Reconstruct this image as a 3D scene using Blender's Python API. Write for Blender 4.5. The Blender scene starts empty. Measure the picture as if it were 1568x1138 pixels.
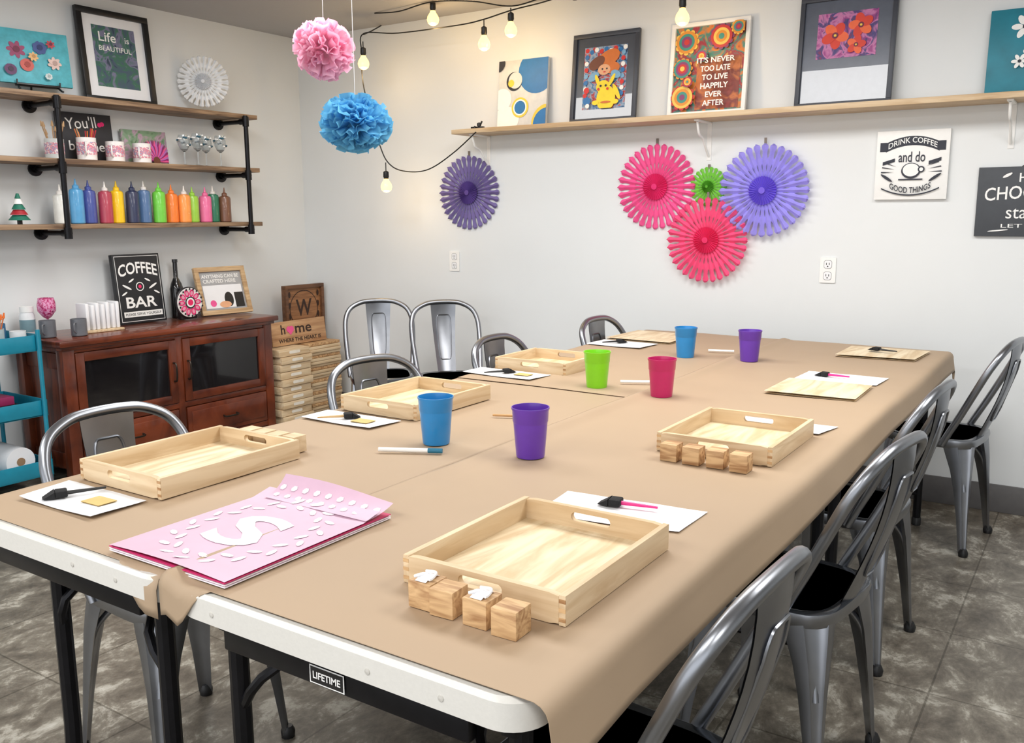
import bpy, bmesh, math, random
from mathutils import Matrix, Vector
random.seed(7)
pi=math.pi
C=bpy.context
scn=C.scene
try:
    scn.view_settings.view_transform='Standard'
    scn.view_settings.look='None'
except Exception: pass

# ------------------------------------------------------------ materials
def lin(c):
    return tuple(((x/255)/12.92 if x/255<=.04045 else ((x/255+.055)/1.055)**2.4) for x in c)
MATS={}
def mat(name,col,rough=.5,metal=0,var=.06,scale=30,emit=0,coat=0,trans=0,bump=0,aniso=None):
    if name in MATS: return MATS[name]
    m=bpy.data.materials.new(name); m.use_nodes=True
    nt=m.node_tree; bs=nt.nodes['Principled BSDF']
    c=lin(col)
    bs.inputs['Roughness'].default_value=rough
    bs.inputs['Metallic'].default_value=metal
    if coat: bs.inputs['Coat Weight'].default_value=coat
    if trans: bs.inputs['Transmission Weight'].default_value=trans
    tc=nt.nodes.new('ShaderNodeTexCoord'); no=nt.nodes.new('ShaderNodeTexNoise')
    no.inputs['Scale'].default_value=scale; no.inputs['Detail'].default_value=3
    mp=nt.nodes.new('ShaderNodeMapping')
    if aniso: mp.inputs['Scale'].default_value=aniso
    nt.links.new(tc.outputs['Object'],mp.inputs[0]); nt.links.new(mp.outputs[0],no.inputs['Vector'])
    rp=nt.nodes.new('ShaderNodeValToRGB')
    rp.color_ramp.elements[0].position=.3; rp.color_ramp.elements[1].position=.7
    rp.color_ramp.elements[0].color=(*[max(0,x*(1-var)) for x in c],1)
    rp.color_ramp.elements[1].color=(*[min(1,x*(1+var)) for x in c],1)
    nt.links.new(no.outputs['Fac'],rp.inputs[0]); nt.links.new(rp.outputs[0],bs.inputs['Base Color'])
    if emit:
        bs.inputs['Emission Color'].default_value=(*c,1); bs.inputs['Emission Strength'].default_value=emit
    if bump:
        bp=nt.nodes.new('ShaderNodeBump'); bp.inputs['Strength'].default_value=bump; bp.inputs['Distance'].default_value=.01
        nt.links.new(no.outputs['Fac'],bp.inputs['Height']); nt.links.new(bp.outputs[0],bs.inputs['Normal'])
    MATS[name]=m; return m
def tissue(name,col,tr=.35):
    m=mat(name,col,.75,var=.05); bs=m.node_tree.nodes['Principled BSDF']; nt=m.node_tree
    if 'tl' in nt.nodes: return m
    tl=nt.nodes.new('ShaderNodeBsdfTranslucent'); tl.name='tl'; tl.inputs[0].default_value=(*lin(col),1)
    mx=nt.nodes.new('ShaderNodeMixShader'); mx.inputs[0].default_value=tr
    out=nt.nodes['Material Output']
    nt.links.new(bs.outputs[0],mx.inputs[1]); nt.links.new(tl.outputs[0],mx.inputs[2]); nt.links.new(mx.outputs[0],out.inputs[0])
    return m
def wood(name,c1,c2,sc=(3,40,40),rough=.5,coat=0,dist=1.5):
    if name in MATS: return MATS[name]
    m=bpy.data.materials.new(name); m.use_nodes=True
    nt=m.node_tree; bs=nt.nodes['Principled BSDF']; bs.inputs['Roughness'].default_value=rough
    if coat: bs.inputs['Coat Weight'].default_value=coat
    tc=nt.nodes.new('ShaderNodeTexCoord'); mp=nt.nodes.new('ShaderNodeMapping'); mp.inputs['Scale'].default_value=sc
    oi=nt.nodes.new('ShaderNodeObjectInfo'); ad=nt.nodes.new('ShaderNodeVectorMath'); ad.operation='ADD'
    ml=nt.nodes.new('ShaderNodeMath'); ml.operation='MULTIPLY'; ml.inputs[1].default_value=37
    nt.links.new(oi.outputs['Random'],ml.inputs[0]); nt.links.new(ml.outputs[0],ad.inputs[1])
    no=nt.nodes.new('ShaderNodeTexNoise'); no.inputs['Scale'].default_value=1; no.inputs['Detail'].default_value=5; no.inputs['Distortion'].default_value=dist
    nt.links.new(tc.outputs['Object'],mp.inputs[0]); nt.links.new(mp.outputs[0],ad.inputs[0]); nt.links.new(ad.outputs[0],no.inputs['Vector'])
    rp=nt.nodes.new('ShaderNodeValToRGB'); e=rp.color_ramp.elements
    e[0].position=.35; e[0].color=(*lin(c1),1); e[1].position=.62; e[1].color=(*lin(c2),1)
    nt.links.new(no.outputs['Fac'],rp.inputs[0]); nt.links.new(rp.outputs[0],bs.inputs['Base Color'])
    MATS[name]=m; return m
def patch(name,cols,scale=8,rough=.5,vor=True):
    if name in MATS: return MATS[name]
    m=bpy.data.materials.new(name); m.use_nodes=True
    nt=m.node_tree; bs=nt.nodes['Principled BSDF']; bs.inputs['Roughness'].default_value=rough
    tc=nt.nodes.new('ShaderNodeTexCoord')
    no=nt.nodes.new('ShaderNodeTexNoise'); no.inputs['Scale'].default_value=scale; no.inputs['Detail'].default_value=3; no.inputs['Distortion'].default_value=1.2
    nt.links.new(tc.outputs['Object'],no.inputs['Vector'])
    rp=nt.nodes.new('ShaderNodeValToRGB'); cr=rp.color_ramp; cr.interpolation='EASE'
    n=len(cols)
    for i,c in enumerate(cols):
        p=.28+.44*i/(n-1)
        if i<2: el=cr.elements[i]; el.position=p
        else: el=cr.elements.new(p)
        el.color=(*lin(c),1)
    nt.links.new(no.outputs['Fac'],rp.inputs[0]); nt.links.new(rp.outputs[0],bs.inputs['Base Color'])
    MATS[name]=m; return m

WHITE=mat('white_paint',(240,240,238),.5,var=.02)
BLACK=mat('black_satin',(22,22,24),.4,var=.1)
BLKM=mat('black_iron_pipe',(24,24,28),.35,.6,var=.2)
STEEL=mat('galvanised_steel',(146,149,155),.33,1,var=.16,scale=7)
STEELD=mat('gunmetal_seat',(84,89,97),.24,.85,var=.12,scale=6,coat=.4)
PINE=wood('pine_wood',(202,174,136),(222,200,166),(30,3,30),.55)
PINEX=wood('pine_wood_x',(200,172,134),(220,197,162),(3,30,30),.55)
PLY=wood('plywood_light',(204,178,138),(232,216,184),(14,2.2,10),.5,dist=2.5)
BLOCK=wood('block_wood',(158,116,76),(212,176,130),(8,50,50),.6)
KRAFT=mat('kraft_paper',(171,148,122),.62,var=.035,scale=2.2,bump=.06)
PLAST=mat('white_plastic_table',(214,212,206),.45,var=.02,bump=.03,scale=200)
SLATE=mat('slate_frame',(62,66,76),.45,var=.04)
DARKG=mat('dark_glass',(24,22,24),.08,coat=.5,var=.1)
CHERRY=wood('cherry_wood',(76,30,15),(122,56,29),(30,3,3),.3,coat=.35)
SHELFW=wood('shelf_wood_rustic',(98,74,56),(160,132,104),(30,2.5,30),.6)
SHELFL=wood('shelf_wood_light',(186,156,118),(212,188,154),(2.5,30,30),.5)
PAPER=mat('white_paper',(236,237,240),.6,var=.01)

# ------------------------------------------------------------ builder
TXT={}
def textmesh(s,off=0.0):
    k=(s,off)
    if k in TXT: return TXT[k]
    cu=bpy.data.curves.new('t','FONT'); cu.body=s; cu.size=1; cu.offset=off; cu.resolution_u=3
    ob=bpy.data.objects.new('t',cu); scn.collection.objects.link(ob)
    C.view_layer.update()
    me=bpy.data.meshes.new_from_object(ob.evaluated_get(C.evaluated_depsgraph_get()))
    vs=[v.co.copy() for v in me.vertices]; fs=[tuple(p.vertices) for p in me.polygons]
    bpy.data.objects.remove(ob); bpy.data.curves.remove(cu); bpy.data.meshes.remove(me)
    x0=min(v.x for v in vs);x1=max(v.x for v in vs);y0=min(v.y for v in vs);y1=max(v.y for v in vs)
    TXT[k]=(vs,fs,x0,x1,y0,y1); return TXT[k]
class B:
    def __init__(s): s.bm=bmesh.new(); s.mats=[]; s.M=Matrix(); s.w=0.0; s.clip=None
    def mi(s,m):
        if m not in s.mats: s.mats.append(m)
        return s.mats.index(m)
    def add(s,vs,fs,m):
        i=s.mi(m); bv=[s.bm.verts.new(s.M@Vector(v)) for v in vs]
        for f in fs:
            try: fc=s.bm.faces.new([bv[k] for k in f]); fc.material_index=i; fc.smooth=True
            except ValueError: pass
        return bv
    def box(s,x0,x1,y0,y1,z0,z1,m,bev=0):
        t=bmesh.new()
        bmesh.ops.create_cube(t,size=1,matrix=Matrix.Translation(((x0+x1)/2,(y0+y1)/2,(z0+z1)/2))@Matrix.Diagonal((abs(x1-x0),abs(y1-y0),abs(z1-z0),1)))
        if bev: bmesh.ops.bevel(t,geom=t.edges[:],offset=bev,segments=2,affect='EDGES',profile=.5)
        t.verts.ensure_lookup_table(); t.verts.index_update()
        s.add([v.co for v in t.verts],[[v.index for v in f.verts] for f in t.faces],m); t.free()
    def tube(s,pts,r,m,seg=8,smooth=0,closed=False):
        P=[Vector(p) for p in pts]
        if smooth:
            Q=[];n=len(P)
            for i in range(n-1 if not closed else n):
                p0=P[max(i-1,0)] if not closed else P[(i-1)%n];p1=P[i];p2=P[(i+1)%n];p3=P[min(i+2,n-1)] if not closed else P[(i+2)%n]
                for k in range(smooth):
                    t=k/smooth
                    Q.append(.5*((2*p1)+(p2-p0)*t+(2*p0-5*p1+4*p2-p3)*t*t+(3*p1-p0-3*p2+p3)*t**3))
            if not closed: Q.append(P[-1])
            P=Q
        n=len(P); rr=r if callable(r) else (lambda t:r)
        vs=[];fs=[];prev=None
        for i,p in enumerate(P):
            d=(P[min(i+1,n-1)]-P[max(i-1,0)]) if not closed else (P[(i+1)%n]-P[i-1])
            d.normalize()
            if prev is None:
                a=Vector((0,0,1)) if abs(d.z)<.9 else Vector((1,0,0)); u=d.cross(a).normalized()
            else: u=(prev-d*prev.dot(d)).normalized()
            prev=u; v=d.cross(u); R=rr(i/max(1,n-1))
            for k in range(seg):
                an=2*pi*k/seg; vs.append(p+(u*math.cos(an)+v*math.sin(an))*R)
        for i in range(n-1 if not closed else n):
            j=(i+1)%n
            for k in range(seg): fs.append((i*seg+k,i*seg+(k+1)%seg,j*seg+(k+1)%seg,j*seg+k))
        if not closed: fs.append(tuple(range(seg))[::-1]); fs.append(tuple((n-1)*seg+k for k in range(seg)))
        s.add(vs,fs,m)
    def lathe(s,prof,c,m,seg=24,fr=None):
        vs=[];fs=[];n=len(prof)
        for r,z in prof:
            for k in range(seg):
                a=2*pi*k/seg; q=fr(a) if fr else 1
                vs.append((c[0]+r*q*math.cos(a),c[1]+r*q*math.sin(a),c[2]+z))
        for i in range(n-1):
            for k in range(seg): fs.append((i*seg+k,i*seg+(k+1)%seg,(i+1)*seg+(k+1)%seg,(i+1)*seg+k))
        if prof[0][0]>0: fs.append(tuple(range(seg))[::-1])
        if prof[-1][0]>0: fs.append(tuple((n-1)*seg+k for k in range(seg)))
        s.add(vs,fs,m)
    def grid(s,f,nu,nv,m):
        vs=[f(i/nu,j/nv) for i in range(nu+1) for j in range(nv+1)]
        fs=[(i*(nv+1)+j,(i+1)*(nv+1)+j,(i+1)*(nv+1)+j+1,i*(nv+1)+j+1) for i in range(nu) for j in range(nv)]
        s.add(vs,fs,m)
    def prism(s,pts,z0,z1,m):
        n=len(pts); vs=[(p[0],p[1],z0) for p in pts]+[(p[0],p[1],z1) for p in pts]
        fs=[tuple(range(n))[::-1],tuple(range(n,2*n))]+[(i,(i+1)%n,n+(i+1)%n,n+i) for i in range(n)]
        s.add(vs,fs,m)
    # flat art layers in local u(x) v(y), w(z)
    def poly(s,pts,m):
        if s.clip:
            a,b,c,d=s.clip
            for ax,lim,sg in ((0,a,1),(0,b,-1),(1,c,1),(1,d,-1)):
                out=[]
                for i in range(len(pts)):
                    p,q=pts[i-1],pts[i]; ip=(p[ax]-lim)*sg>=0; iq=(q[ax]-lim)*sg>=0
                    if ip!=iq:
                        t=(lim-p[ax])/(q[ax]-p[ax]); out.append((p[0]+(q[0]-p[0])*t,p[1]+(q[1]-p[1])*t))
                    if iq: out.append(q)
                pts=out
                if len(pts)<3: return
        s.w+=.00035
        s.add([(p[0],p[1],s.w) for p in pts],[tuple(range(len(pts)))],m)
    def disc(s,u,v,r,m,r2=None,n=28,rot=0):
        r2=r2 or r
        s.poly([(u+r*math.cos(a)*math.cos(rot)-r2*math.sin(a)*math.sin(rot),v+r*math.cos(a)*math.sin(rot)+r2*math.sin(a)*math.cos(rot)) for a in [2*pi*k/n for k in range(n)]],m)
    def rect(s,u0,u1,v0,v1,m): s.poly([(u0,v0),(u1,v0),(u1,v1),(u0,v1)],m)
    def text(s,t,u,v,W,m,H=None,off=.01,rot=0,arc=0):
        vs,fs,x0,x1,y0,y1=textmesh(t,off)
        sx=W/(x1-x0); sy=sx if H is None else H/(y1-y0)
        s.w+=.0004; out=[]
        for p in vs:
            a=(p.x-(x0+x1)/2)*sx; b=(p.y-(y0+y1)/2)*sy
            if arc: b+=arc*(1-(2*a/W)**2)
            out.append((u+a*math.cos(rot)-b*math.sin(rot),v+a*math.sin(rot)+b*math.cos(rot),s.w))
        s.add(out,fs,m)
    def done(s,name,M=None,ang=35,parent=None):
        me=bpy.data.meshes.new(name); s.bm.normal_update(); s.bm.to_mesh(me); s.bm.free()
        for m in s.mats: me.materials.append(m)
        try: me.set_sharp_from_angle(angle=math.radians(ang))
        except Exception: pass
        ob=bpy.data.objects.new(name,me); scn.collection.objects.link(ob)
        if M is not None: ob.matrix_world=M
        if parent: ob.parent=parent
        return ob
def T(x,y,z,rz=0): return Matrix.Translation((x,y,z))@Matrix.Rotation(rz,4,'Z')
def basis(u,v,w,o):
    return Matrix(((u[0],v[0],w[0],o[0]),(u[1],v[1],w[1],o[1]),(u[2],v[2],w[2],o[2]),(0,0,0,1)))
def WB(x,y,z,lean=0): return basis((1,0,0),(0,0,1),(0,-1,0),(x,y,z))@Matrix.Rotation(-lean,4,'X')
def WL(x,y,z,lean=0,yaw=0):
    return Matrix.Translation((x,y,z))@Matrix.Rotation(yaw,4,'Z')@basis((0,1,0),(0,0,1),(1,0,0),(0,0,0))@Matrix.Rotation(-lean,4,'X')
def rrect(x0,x1,y0,y1,r,n=6):
    P=[]
    for cx,cy,a0 in ((x1-r,y0+r,-pi/2),(x1-r,y1-r,0),(x0+r,y1-r,pi/2),(x0+r,y0+r,pi)):
        for k in range(n+1):
            a=a0+pi/2*k/n; P.append((cx+r*math.cos(a),cy+r*math.sin(a)))
    return P
def linked(ob,name,M):
    o=bpy.data.objects.new(name,ob.data); scn.collection.objects.link(o); o.matrix_world=M; return o

# ------------------------------------------------------------ room
ZC=2.459
wallm=mat('wall_paint_pale_grey',(224,227,228),.6,var=.012,scale=3)
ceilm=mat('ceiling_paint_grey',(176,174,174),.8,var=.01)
b=B(); b.box(-.1,7.6,0,.1,0,ZC,wallm); b.done('wall_back')
b=B(); b.box(-.1,0,-8,0,0,ZC,wallm); b.done('wall_left')
b=B(); b.box(7.5,7.6,-8,0,0,ZC,wallm); b.done('wall_right')
b=B(); b.box(-.1,7.6,-8,.1,ZC,ZC+.1,ceilm); b.done('ceiling')
basem=mat('baseboard_vinyl_grey',(96,94,94),.5)
b=B(); b.box(0.012,7.5,-.012,0,0,.125,basem,.003); b.done('baseboard_back')
b=B(); b.box(0,.012,-8,0,0,.125,basem,.003); b.done('baseboard_left')
# floor
m=bpy.data.materials.new('stone_tile_floor'); m.use_nodes=True; nt=m.node_tree; bs=nt.nodes['Principled BSDF']
tc=nt.nodes.new('ShaderNodeTexCoord')
mp=nt.nodes.new('ShaderNodeMapping'); mp.inputs['Location'].default_value=(.02,.12,0); nt.links.new(tc.outputs['Object'],mp.inputs[0])
n1=nt.nodes.new('ShaderNodeTexNoise'); n1.inputs['Scale'].default_value=9.0; n1.inputs['Detail'].default_value=10; n1.inputs['Roughness'].default_value=.75; n1.inputs['Distortion'].default_value=.3
mp2=nt.nodes.new('ShaderNodeMapping'); mp2.inputs['Scale'].default_value=(1,.7,1); mp2.inputs['Rotation'].default_value=(0,0,.6); nt.links.new(tc.outputs['Object'],mp2.inputs[0])
nt.links.new(mp2.outputs[0],n1.inputs['Vector'])
rp=nt.nodes.new('ShaderNodeValToRGB'); cr=rp.color_ramp
cr.elements[0].position=.36; cr.elements[0].color=(*lin((82,76,67)),1)
cr.elements[1].position=.68; cr.elements[1].color=(*lin((198,195,185)),1)
e=cr.elements.new(.47); e.color=(*lin((110,103,92)),1)
e=cr.elements.new(.54); e.color=(*lin((130,124,112)),1)
e=cr.elements.new(.585); e.color=(*lin((166,161,149)),1)
nt.links.new(n1.outputs['Fac'],rp.inputs[0])
br=nt.nodes.new('ShaderNodeTexBrick'); br.offset=.0; br.inputs['Scale'].default_value=1; br.inputs['Mortar Size'].default_value=.003
br.inputs['Brick Width'].default_value=.43; br.inputs['Row Height'].default_value=.43
br.inputs['Color1'].default_value=(1,1,1,1); br.inputs['Color2'].default_value=(.84,.84,.84,1); br.inputs['Mortar'].default_value=(.5,.49,.47,1)
nt.links.new(mp.outputs[0],br.inputs['Vector'])
mx=nt.nodes.new('ShaderNodeMix'); mx.data_type='RGBA'; mx.blend_type='MULTIPLY'; mx.inputs[0].default_value=1
nt.links.new(rp.outputs[0],mx.inputs[6]); nt.links.new(br.outputs['Color'],mx.inputs[7]); nt.links.new(mx.outputs[2],bs.inputs['Base Color'])
bs.inputs['Roughness'].default_value=.36
b=B(); b.box(-.1,7.6,-8,.1,-.1,0,m); b.done('floor')

# ------------------------------------------------------------ folding tables
XR=4.062
TX=[(2.685,3.372),(3.388,XR)]; TY=[(-3.575,-1.94),(-1.936,-.300)]
def table(x0,x1,y0,y1,name,label,legs):
    cx,cy=(x0+x1)/2,(y0+y1)/2; w,l=(x1-x0)/2,(y1-y0)/2
    b=B()
    loops=[]
    for (ins,z) in ((.010,.690),(0,.696),(0,.734),(.006,.740)):
        loops.append([(p[0],p[1],z) for p in rrect(-w+ins,w-ins,-l+ins,l-ins,.055,8)])
    n=len(loops[0]); vs=sum(loops,[]); fs=[tuple(range(n))[::-1],tuple(range(3*n,4*n))]
    for i in range(3):
        for k in range(n): fs.append((i*n+k,i*n+(k+1)%n,(i+1)*n+(k+1)%n,(i+1)*n+k))
    b.add(vs,fs,PLAST)
    for sx in (-1,1): b.box(sx*(w-.06)-.012,sx*(w-.06)+.012,-l+.05,l-.05,.655,.690,BLKM,.003)
    for sy in (-1,1): b.box(-w+.10,w-.10,sy*(l-.03)-.010,sy*(l-.03)+.010,.648,.690,BLKM,.003)
    for sy in (-1,1):
        yy=sy*(l-.085); qa,qb=legs
        for q in legs:
            b.tube([(q,yy,.68),(q,yy,.30),(q,yy+sy*.01,.012)],.0165,BLKM,10)
            b.lathe([(.019,0),(.019,.03),(.016,.035)],(q,yy+sy*.01,0),BLACK,12)
            b.tube([(q,yy,.50),(q*.7,yy-sy*.02,.60),(q*.25,yy-sy*.30,.67)],.009,BLKM,8,4)
        b.tube([(qa,yy,.14),(qb,yy,.14)],.011,BLKM,8)
        b.tube([(qa,yy,.665),(qb,yy,.665)],.014,BLKM,8)
    for sx in (-.7,.25,.62):
        b.M=basis((1,0,0),(0,0,1),(0,-1,0),(sx*w,-l,.714)); b.lathe([(.005,0),(.0045,.0012),(0,.002)],(0,0,0),mat('lip_stud',(196,193,186),.45),10); b.M=Matrix()
    if label:
        b.M=basis((1,0,0),(0,0,1),(0,-1,0),(-.012,-l+.0195,.652)); b.w=.001
        b.rect(-.034,.034,.0,.028,WHITE); b.rect(-.032,.032,.002,.026,BLACK); b.text('LIFETIME',0,.014,.054,WHITE,.011,.02)
        b.M=Matrix()
    return b.done(name,T(cx,cy,0))
for i,(x0,x1) in enumerate(TX):
    for j,(y0,y1) in enumerate(TY):
        table(x0,x1,y0,y1,'folding_table',i==1 and j==0,(-.12,.215) if i==0 else (-.285,.275))

# kraft paper cover sheets
ZP=.7425
def sheet(b,x0,x1,yn,yf,ovn,ovf,dl,dr,dz=0,nx=46,ny=70,seed=0,ridge=0):
    def f(u,v):
        L=yf-yn; y=yn+L*v
        X=x0-dl(y)+(x1+dr(y)-x0+dl(y))*u
        z=ZP+dz+.0016*math.sin(7*y+3*X+seed)*math.sin(5*X+2*y)+.001*math.sin(23*y+seed)*math.sin(9*X)
        z=max(z,ZP+dz-.0003)
        x=X
        if X>x1:
            d=X-x1; wv=.003*math.sin(5*y+1)*min(1,d/.05)
            x=x1+.022*math.sin(min(d/.03,pi/2))+max(0,d-.05)*.16+wv; z-= .022*(1-math.cos(min(d/.03,pi/2)))+max(0,d-.047)*.97
        if X<x0:
            d=x0-X; x=x0-.014*math.sin(min(d/.02,pi/2))-max(0,d-.03)*.2; z-=.014*(1-math.cos(min(d/.02,pi/2)))+max(0,d-.03)*.95
        if ridge:
            e=math.exp(-((X-ridge)/.022)**2); z+=.012*e*(1+.3*math.sin(5*y))
        return Vector((x,y,z))
    def g(u,v):
        if v<.06:
            d=(1-v/.06); p=f(u,0); o=ovn(p.x); dd=d*o
            c=min(dd,.02); p.y-=c*.9; p.z-=max(0,dd-.008)
            return p
        if v>.95:
            d=(v-.95)/.05; p=f(u,1); dd=d*ovf
            p.y+=min(dd,.02); p.z-=max(0,dd-.01); return p
        return f(u,(v-.06)/.89)
    b.grid(g,nx,ny,KRAFT)
b=B()
ovl=lambda x: .004+ (.075*max(0,min(1,(x-3.24)/.07)))
ovr=lambda x: .004+ (.075*max(0,min(1,(3.47-x)/.06)))
sheet(b,2.69,3.352,-3.556,-1.80,ovl,.002,lambda y:.03+.02*math.sin(2*y),lambda y:0,0,40,80,1)
sheet(b,2.69,3.372,-1.87,-.300,lambda x:.001,.07,lambda y:.04,lambda y:0,.003,40,60,2)
sheet(b,3.366,XR,-3.560,-.300,ovr,.09,lambda y:0,lambda y:.112+.010*math.sin(1.7*y)+.06*max(0,(-3.35-y)),.0015,60,120,3,ridge=3.378)
o=b.done('kraft_paper_table_cover',None,60)
md=o.modifiers.new('thick','SOLIDIFY'); md.thickness=.0008; md.offset=1

# ------------------------------------------------------------ metal chairs
def sq(a,p=4.5):
    c,s=abs(math.cos(a)),abs(math.sin(a)); return 1/((c**p+s**p)**(1/p))
b=B()
b.lathe([(.150,.414),(.168,.416),(.174,.438),(.172,.449)],(0,0,0),STEEL,48,sq)
b.lathe([(.172,.449),(.164,.453),(.150,.449),(.12,.444),(.06,.442),(0,.442)],(0,0,0),STEELD,48,sq)
for sx in (-1,1):
    for sy in (-1,1):
        d=Vector((sx,sy,0)).normalized(); t=Vector((-d.y,d.x,0))
        secs=[(.158,.434,.066),(.168,.385,.056),(.178,.33,.044),(.186,.26,.034),(.197,.15,.024),(.210,.012,.017)]
        vs=[];fs=[]
        for (o,z,w) in secs:
            o*=1.18
            c=Vector((0,0,z))+d*o
            for (a,q) in ((-1,-.55),(-.8,-.1),(-.45,.16),(-.25,.02),(.25,.02),(.45,.16),(.8,-.1),(1,-.55),(.6,-.5),(0,-.3),(-.6,-.5)):
                vs.append(c+t*(a*w)+d*(q*w))
        n=11
        for i in range(len(secs)-1):
            for k in range(n): fs.append((i*n+k,i*n+(k+1)%n,(i+1)*n+(k+1)%n,(i+1)*n+k))
        fs.append(tuple(range((len(secs)-1)*n,len(secs)*n)))
        b.add(vs,fs,STEEL)
        c=d*(.210*1.18); b.lathe([(.017,0),(.019,.016),(.012,.03)],(c.x,c.y,0),BLACK,10)
        b.tube([d*.218+Vector((0,0,.25)),d*.19+Vector((0,0,.335)),d*.12+Vector((0,0,.395)),d*.0+Vector((0,0,.405))],.008,STEEL,8,5)
# back hoop : tubes start at the seat sides and lean back
H=[(-.065,-.172,.428),(-.085,-.176,.47),(-.130,-.184,.56),(-.175,-.190,.655),(-.212,-.186,.735),(-.240,-.160,.790),(-.256,-.105,.822),(-.262,-.045,.832)]
H=H+[(x,-y,z) for x,y,z in H[::-1]]
b.tube(H,.0135,STEEL,12,5)
def spl(u,v,o=0):
    z=.448+.380*v; x=-.158-.102*math.sin(v*pi/2); w=.050+.022*v
    y=(u*2-1)*w
    return Vector((x-.012*(1-(u*2-1)**2)+o*1.0,y,z))
b.grid(lambda u,v:spl(u,v,0),8,10,STEEL); b.grid(lambda u,v:spl(u,v,.003),8,10,STEEL)
for o_ in (.004,-.002):
    b.tube([spl(u,v,o_) for (u,v) in rrect(.2,.8,.18,.82,.12,5)],.0035,STEEL,6,0,True)
chair=b.done('metal_dining_chair',T(3.99,-3.21,0,pi-.05),50)
for (x,y,r) in ((4.005,-2.33,pi-.14),(3.975,-1.62,pi-.08),(4.07,-.475,pi-.14),
                (2.755,-3.12,-.06),(2.76,-2.19,-.22),(2.82,-1.46,.0),(2.86,-.68,-.05),
                (1.28,-.70,-.8),(1.66,-.56,-.75)):
    linked(chair,'metal_dining_chair',T(x,y,0,r))

# ------------------------------------------------------------ trays
def holepanel(b,x0,x1,z0,z1,y0,y1,hw,hh,zc,m):
    xc=(x0+x1)/2; N=24; hole=[];out=[]
    for k in range(N):
        a=2*pi*(k+.5)/N; c,s=math.cos(a),math.sin(a)
        hx=(hw-hh)*(1 if c>0 else -1)+hh*c; hole.append((xc+hx,zc+hh*s))
    for k in range(N):
        a=2*pi*(k+.5)/N; c,s=math.cos(a),math.sin(a)
        W=(x1-x0)/2
        if abs(c)>.9: px=x0 if c<0 else x1; pz=zc+(z1-zc if s>0 else zc-z0)*(s/.44 if abs(s)<.44 else (1 if s>0 else -1))
        else: px=xc+(c/.9)*W; pz=z1 if s>0 else z0
        out.append((px,min(z1,max(z0,pz))))
    vs=[(p[0],y0,p[1]) for p in hole]+[(p[0],y0,p[1]) for p in out]+[(p[0],y1,p[1]) for p in hole]+[(p[0],y1,p[1]) for p in out]
    fs=[]
    for k in range(N):
        j=(k+1)%N
        fs+=[(k,j,N+j,N+k),(2*N+k,3*N+k,3*N+j,2*N+j),(k,2*N+k,2*N+j,j),(N+k,N+j,3*N+j,3*N+k)]
    b.add(vs,fs,m)
def tray(x0,x1,y0,y1,h=.046):
    cx,cy=(x0+x1)/2,(y0+y1)/2; w,l=(x1-x0)/2,(y1-y0)/2; t=.011
    b=B()
    b.box(-w+.002,w-.002,-l+.002,l-.002,.001,.007,PLY)
    for sx in (-1,1): b.box(sx*w-(t if sx>0 else 0),sx*w+(0 if sx>0 else t),-l,l,0,h,PINE,.0008)
    for sy in (-1,1):
        ya,yb=(sy*l-t,sy*l) if sy>0 else (sy*l,sy*l+t)
        holepanel(b,-w+t,w-t,0,h,ya,yb,.040,.0085,h*.62,PINEX)
    for sx in (-1,1):
        for k in range(3):
            z=.006+k*.014; b.box(sx*(w-.0055)-.0055,sx*(w-.0055)+.0055,-l-.0004,-l+.001,z,z+.006,BLOCK)
    return b.done('wooden_tray',T(cx,cy,ZP+.0035))
tray(3.705,4.0,-3.375,-3.02); tray(3.705,3.99,-2.42,-2.075)
tray(2.735,3.02,-3.325,-2.945); tray(2.715,3.005,-2.49,-2.125); tray(2.70,3.005,-1.655,-1.375)

# wooden blocks (groups of small cubes)
for grp in ([(3.81,-3.44,0),(3.853,-3.445,.05),(3.913,-3.445,0),(3.965,-3.45,.03)],[(3.79,-2.50,0),(3.846,-2.502,0),(3.903,-2.50,.04),(3.96,-2.505,0)],[(2.83,-2.93,0),(2.88,-2.93,.03),(2.93,-2.93,0),(2.98,-2.925,0)]):
    b=B()
    x0,y0=grp[0][0],grp[0][1]
    for i,(x,y,r) in enumerate(grp):
        b.M=T(x-x0-.02,y-y0+.02,0,r); b.box(-.0205,.0205,-.0205,.0205,0,.041,BLOCK if grp[0][0]>3 else PINEX,.0012)
        if grp[0][1]<-3 and i in (0,2):   # crumpled paper tie on top
            b.grid(lambda u,v:Vector(((u-.5)*.020,(v-.5)*.034,.0418+.004*math.sin(v*pi))),3,6,PAPER)
            b.tube([(-.015,-.012,.045),(0,-.005,.050),(.014,-.012,.046),(.010,.008,.049),(-.010,.010,.047)],.0025,PAPER,6,5)
    b.done('wooden_craft_blocks',T(x0,y0,ZP+.0035))

# cups
def cup(x,y,nm,col):
    mm=mat(nm,col,.3,var=.03,coat=.2)
    b=B()
    b.lathe([(r*1.06,z) for r,z in [(0,.004),(.026,.004),(.030,.002),(.0315,0),(.0325,.004),(.0385,.082),(.0388,.085),(.0400,.087),(.0412,.113),(.0432,.117),(.0432,.121),(.0412,.121),(.0395,.112),(.0375,.084),(.0305,.008),(0,.007)]],(0,0,0),mm,36)
    b.done('plastic_cup',T(x,y,ZP+.0042))
cup(3.205,-2.655,'cup_blue',(34,132,196)); cup(3.475,-2.635,'cup_purple',(98,52,168)); cup(3.195,-1.775,'cup_lime',(132,214,26))
cup(3.44,-1.80,'cup_magenta',(190,24,98)); cup(3.195,-1.02,'cup_blue',(34,132,196)); cup(3.445,-.98,'cup_purple',(98,52,168))

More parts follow.
